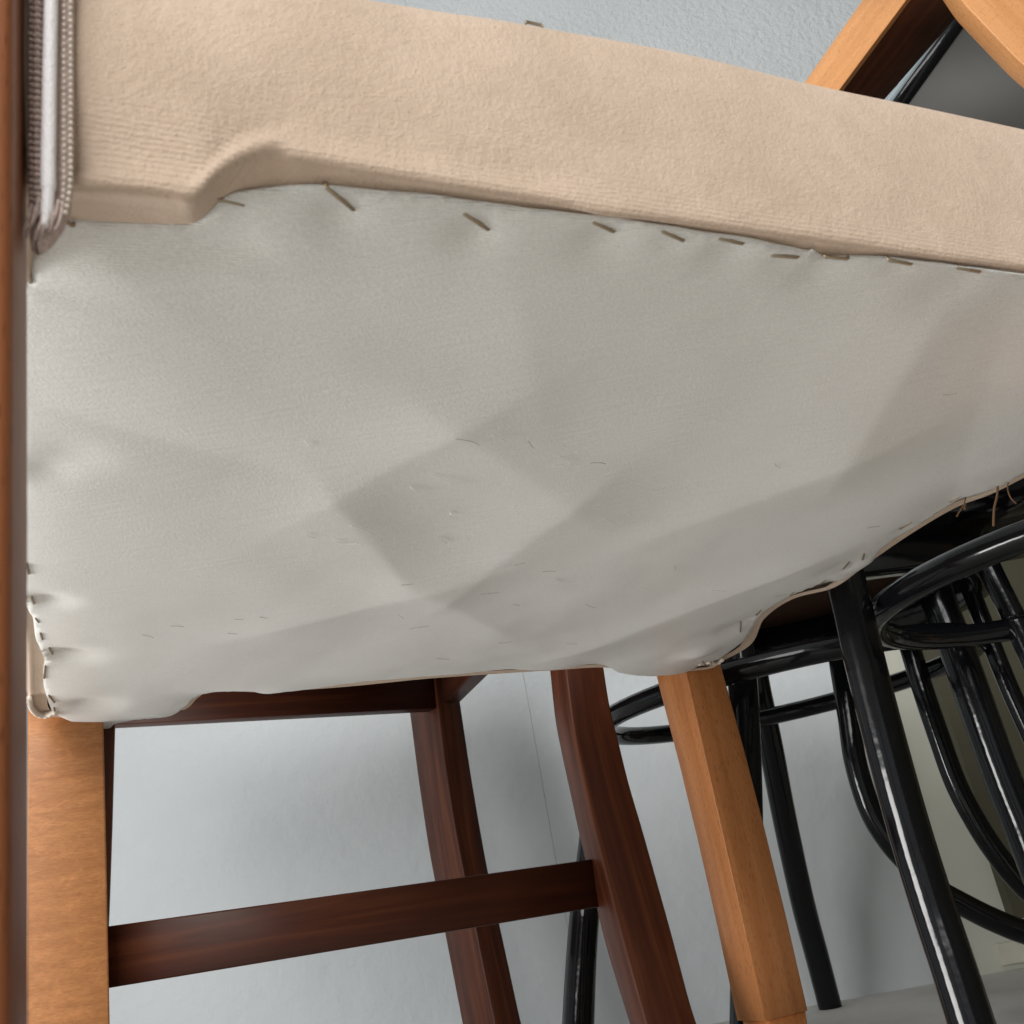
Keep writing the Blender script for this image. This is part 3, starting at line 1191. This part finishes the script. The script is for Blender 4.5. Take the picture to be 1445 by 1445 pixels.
GB = "black bentwood chairs by the wall"
A = thing("bentwood_chair", "glossy black bentwood chair with brown seat board, just right of the beech front leg", "chair", (0.233, 1.10, 0), GB)
V, F, G = ring_geo((0.246, 1.085, 0.343), 0.195, 0.0105, tilt=(0.02, 0.02))
obj("ring_brace", V, F, M['black'], A, G)
V, F = annulus_geo((0.290, 1.07), 0.160, 0.188, 0.398, 0.465)
obj("seat_rim", V, F, M['black'], A)
V, F = disc_geo((0.290, 1.07), 0.161, 0.445, 0.455)
obj("seat_board", V, F, M['ply'], A)
black_tube("leg", [(845, 1090, 1.10), (838, 1180, 1.11), (826, 1280, 1.10), (820, 1360, 1.08), (816, 1445, 1.06)], 0.0150, A, floor=True)
black_tube("leg", [(1040, 860, 0.95), (1043, 905, 0.95), (1050, 1000, 0.95), (1054, 1130, 0.945), (1055, 1300, 0.935), (1054, 1440, 0.92)], 0.0138, A, floor=True)
black_tube("leg", [(1060, 900, 1.33), (1068, 960, 1.34), (1087, 1050, 1.37), (1106, 1150, 1.41), (1132, 1270, 1.45), (1153, 1350, 1.47), (1171, 1419, 1.485)], (0.0165, 0.0150), A, floor=True)
black_tube("back_hoop", [(1178, 890, 1.22), (1186, 940, 1.22), (1198, 1014, 1.22), (1207, 1075, 1.22), (1227, 1140, 1.22), (1253, 1185, 1.22), (1286, 1222, 1.22), (1320, 1254, 1.22), (1360, 1277, 1.22), (1402, 1298, 1.22), (1448, 1316, 1.22), (1520, 1335, 1.22)],
           0.0128, A)
B = thing("bentwood_chair", "glossy black bentwood chair with large ring brace at the right edge of the picture", "chair", (0.42, 0.75, 0), GB)
V, F, G = ring_geo((0.424, 0.735, 0.331), 0.172, 0.0100)
obj("ring_brace", V, F, M['black'], B, G)
V, F = annulus_geo((0.50, 0.85), 0.150, 0.192, 0.425, 0.465)
obj("seat_rim", V, F, M['black'], B)
V, F = disc_geo((0.50, 0.85), 0.151, 0.428, 0.445)
obj("seat_board", V, F, M['black'], B)
black_tube("leg", [(1178, 760, 0.72), (1196, 830, 0.72), (1222, 940, 0.72), (1250, 1050, 0.72), (1280, 1160, 0.72), (1312, 1265, 0.72), (1343, 1358, 0.715), (1371, 1445, 0.71)], 0.0140, B, floor=True)
black_tube("leg", [(1312, 780, 0.98), (1320, 835, 0.98), (1348, 910, 0.98), (1384, 1012, 0.98), (1412, 1090, 0.98), (1440, 1160, 0.98), (1475, 1250, 0.98)], 0.0162, B, floor=True)
black_tube("leg", [(1352, 780, 1.05), (1362, 812, 1.05), (1398, 905, 1.05), (1424, 970, 1.05), (1460, 1050, 1.05)], 0.0092, B, floor=True)
black_tube("leg", [(1388, 780, 0.90), (1398, 805, 0.90), (1430, 870, 0.90), (1452, 920, 0.90)], 0.0100, B, floor=True)
black_tube("back_hoop", [(1280, 900, 1.12), (1302, 972, 1.12), (1325, 1040, 1.12), (1350, 1108, 1.12), (1382, 1168, 1.12), (1412, 1212, 1.12), (1448, 1254, 1.12), (1500, 1295, 1.12)], 0.0112, B)

# ------------------------------------------------------------------ beech chair back, upper right
X = thing("beech_chair", "orange beech chair back with straight bar and curved rail, upper right beyond the seat", "chair", (0.55, 0.95, 0))
def bar_rows(items, depth_dir):
    return items


rows2 = []
b0, b1 = at_y(1187, 123, 0.88), at_y(1290, -15, 0.88)
rows = []
for f in (-0.9, -0.1, 0.7, 1.5):
    P = b0.lerp(b1, f)
    pl = at_y(1139 + 78 * f * 1.03, 111 - 111 * f * 1.03, 0.905)
    pr = at_y(1251 + 111 * f * 1.05, 137 - 127 * f * 1.05, 0.99)
    rows.append((P, P + Vector((0.002, 0.012, 0)), pl + Vector((0.002, 0.012, 0)), pl))
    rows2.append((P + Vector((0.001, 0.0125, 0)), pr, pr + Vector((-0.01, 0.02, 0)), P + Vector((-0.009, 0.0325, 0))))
V, F, G = prism_geo(rows, 0.0012)
obj("back_bar", V, F, M['beech_pale'], X, G)
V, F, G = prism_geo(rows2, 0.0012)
obj("bar_shaded_side", V, F, M['mahogany'], X, G)  # shaded side of the beech bar, built as a separate dark piece
ce = [(1330, -40), (1357, 0), (1376, 21), (1397, 43), (1421, 68), (1447, 93), (1500, 135), (1580, 185)]
rows = []
for p in smooth([(x, y, 0) for x, y in ce], 5):
    a = at_y(p.x, p.y, 0.86)
    b = at_y(p.x + 85, p.y - 95, 0.86)
    rows.append((a, b, b + Vector((0, 0.024, 0)), a + Vector((0, 0.024, 0))))
V, F, G = prism_geo(rows, 0.0016)
obj("curved_rail", V, F, M['beech_pale'], X, G)
e = at_y(1560, 100, 0.875)
V, F, G = rect_bar(Vector((e.x, e.y, e.z + 0.25)), Vector((e.x + 0.02, e.y, 0)), (1, 0, 0), 0.04, (0, 1, 0), 0.03)
obj("back_post", V, F, M['beech_pale'], X, G)

# ------------------------------------------------------------------ things at the wall
def slab(corners, t, name, mat, parent=None):
    c = [Vector(q) for q in corners]
    nrm = (c[1] - c[0]).cross(c[3] - c[0]).normalized()
    if nrm.y < 0:
        nrm = -nrm
    return prism_geo([tuple(c), tuple(q + nrm * t for q in c)], 0.002)


q0, q1 = at_y(1263, 139, 1.30), at_y(1342, 30, 1.30)
dq = (q1 - q0)
q0 = q0 - dq * 0.8
q1 = q1 + dq * 2.0
bd = Vector((dq.z, 0, -dq.x)).normalized()
if bd.x < 0:
    bd = -bd
board = thing("dark_board", "dark grey board with a pale edge, slanting behind the beech chair back", "board", (0.8, 1.31, 0.6))
V, F, G = slab((q0, q1, q1 + bd * 0.7, q0 + bd * 0.7), 0.02, "panel", M['board'])
obj("panel", V, F, M['board'], board)
e0, e1 = q0 - bd * 0.001, q1 - bd * 0.001
V, F, G = slab((e0 - bd * 0.012, e1 - bd * 0.002, e1 + bd * 0.0, e0 + bd * 0.0), 0.02, "edge", M['edge'])
obj("edge_strip", V, F, M['edge'], board)
V, F, G = slab((q0 - Vector((0, .003, 0)), q1 - Vector((0, .003, 0)), q1 + bd * 0.022 - Vector((0, .003, 0)), q0 + bd * 0.022 - Vector((0, .003, 0))), 0.0025, "rim", M['olive'])
obj("rim", V, F, M['black'], board)

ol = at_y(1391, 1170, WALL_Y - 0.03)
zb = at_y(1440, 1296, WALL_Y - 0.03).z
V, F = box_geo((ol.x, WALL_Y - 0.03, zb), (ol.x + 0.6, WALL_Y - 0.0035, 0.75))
panel = obj("wall_shade_panel", V, F, M['olive'], None, flat=True, origin=(ol.x, WALL_Y, zb))  # shade on the wall, built as a dark olive slab
panel['label'] = "shaded wall behind the right-hand black chair, its shade painted as an olive panel"
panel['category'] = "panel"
s0_, s1_ = at_y(1402, 1332, WALL_Y), at_y(1450, 1355, WALL_Y)
V, F = box_geo((s0_.x, WALL_Y - 0.010, s1_.z), (s0_.x + 0.085, WALL_Y - 0.0035, s0_.z))
sock = obj("socket_plate", V, F, M['plastic'], None, flat=True, origin=(s0_.x, WALL_Y, s1_.z))
sock['label'] = "cream wall plate low on the wall at the bottom right"
sock['category'] = "wall plate"
w0, w1 = at_y(24, 1044, WALL_Y), at_y(34, 1080, WALL_Y)
V, F = box_geo((w0.x - 0.07, WALL_Y - 0.009, w1.z), (w1.x, WALL_Y - 0.001, w0.z))
sw = obj("wall_switch", V, F, M['white'], None, flat=True, origin=(w0.x, WALL_Y, w1.z))
sw['label'] = "small white plate on the wall at the far left beside the beech leg"
sw['category'] = "wall plate"
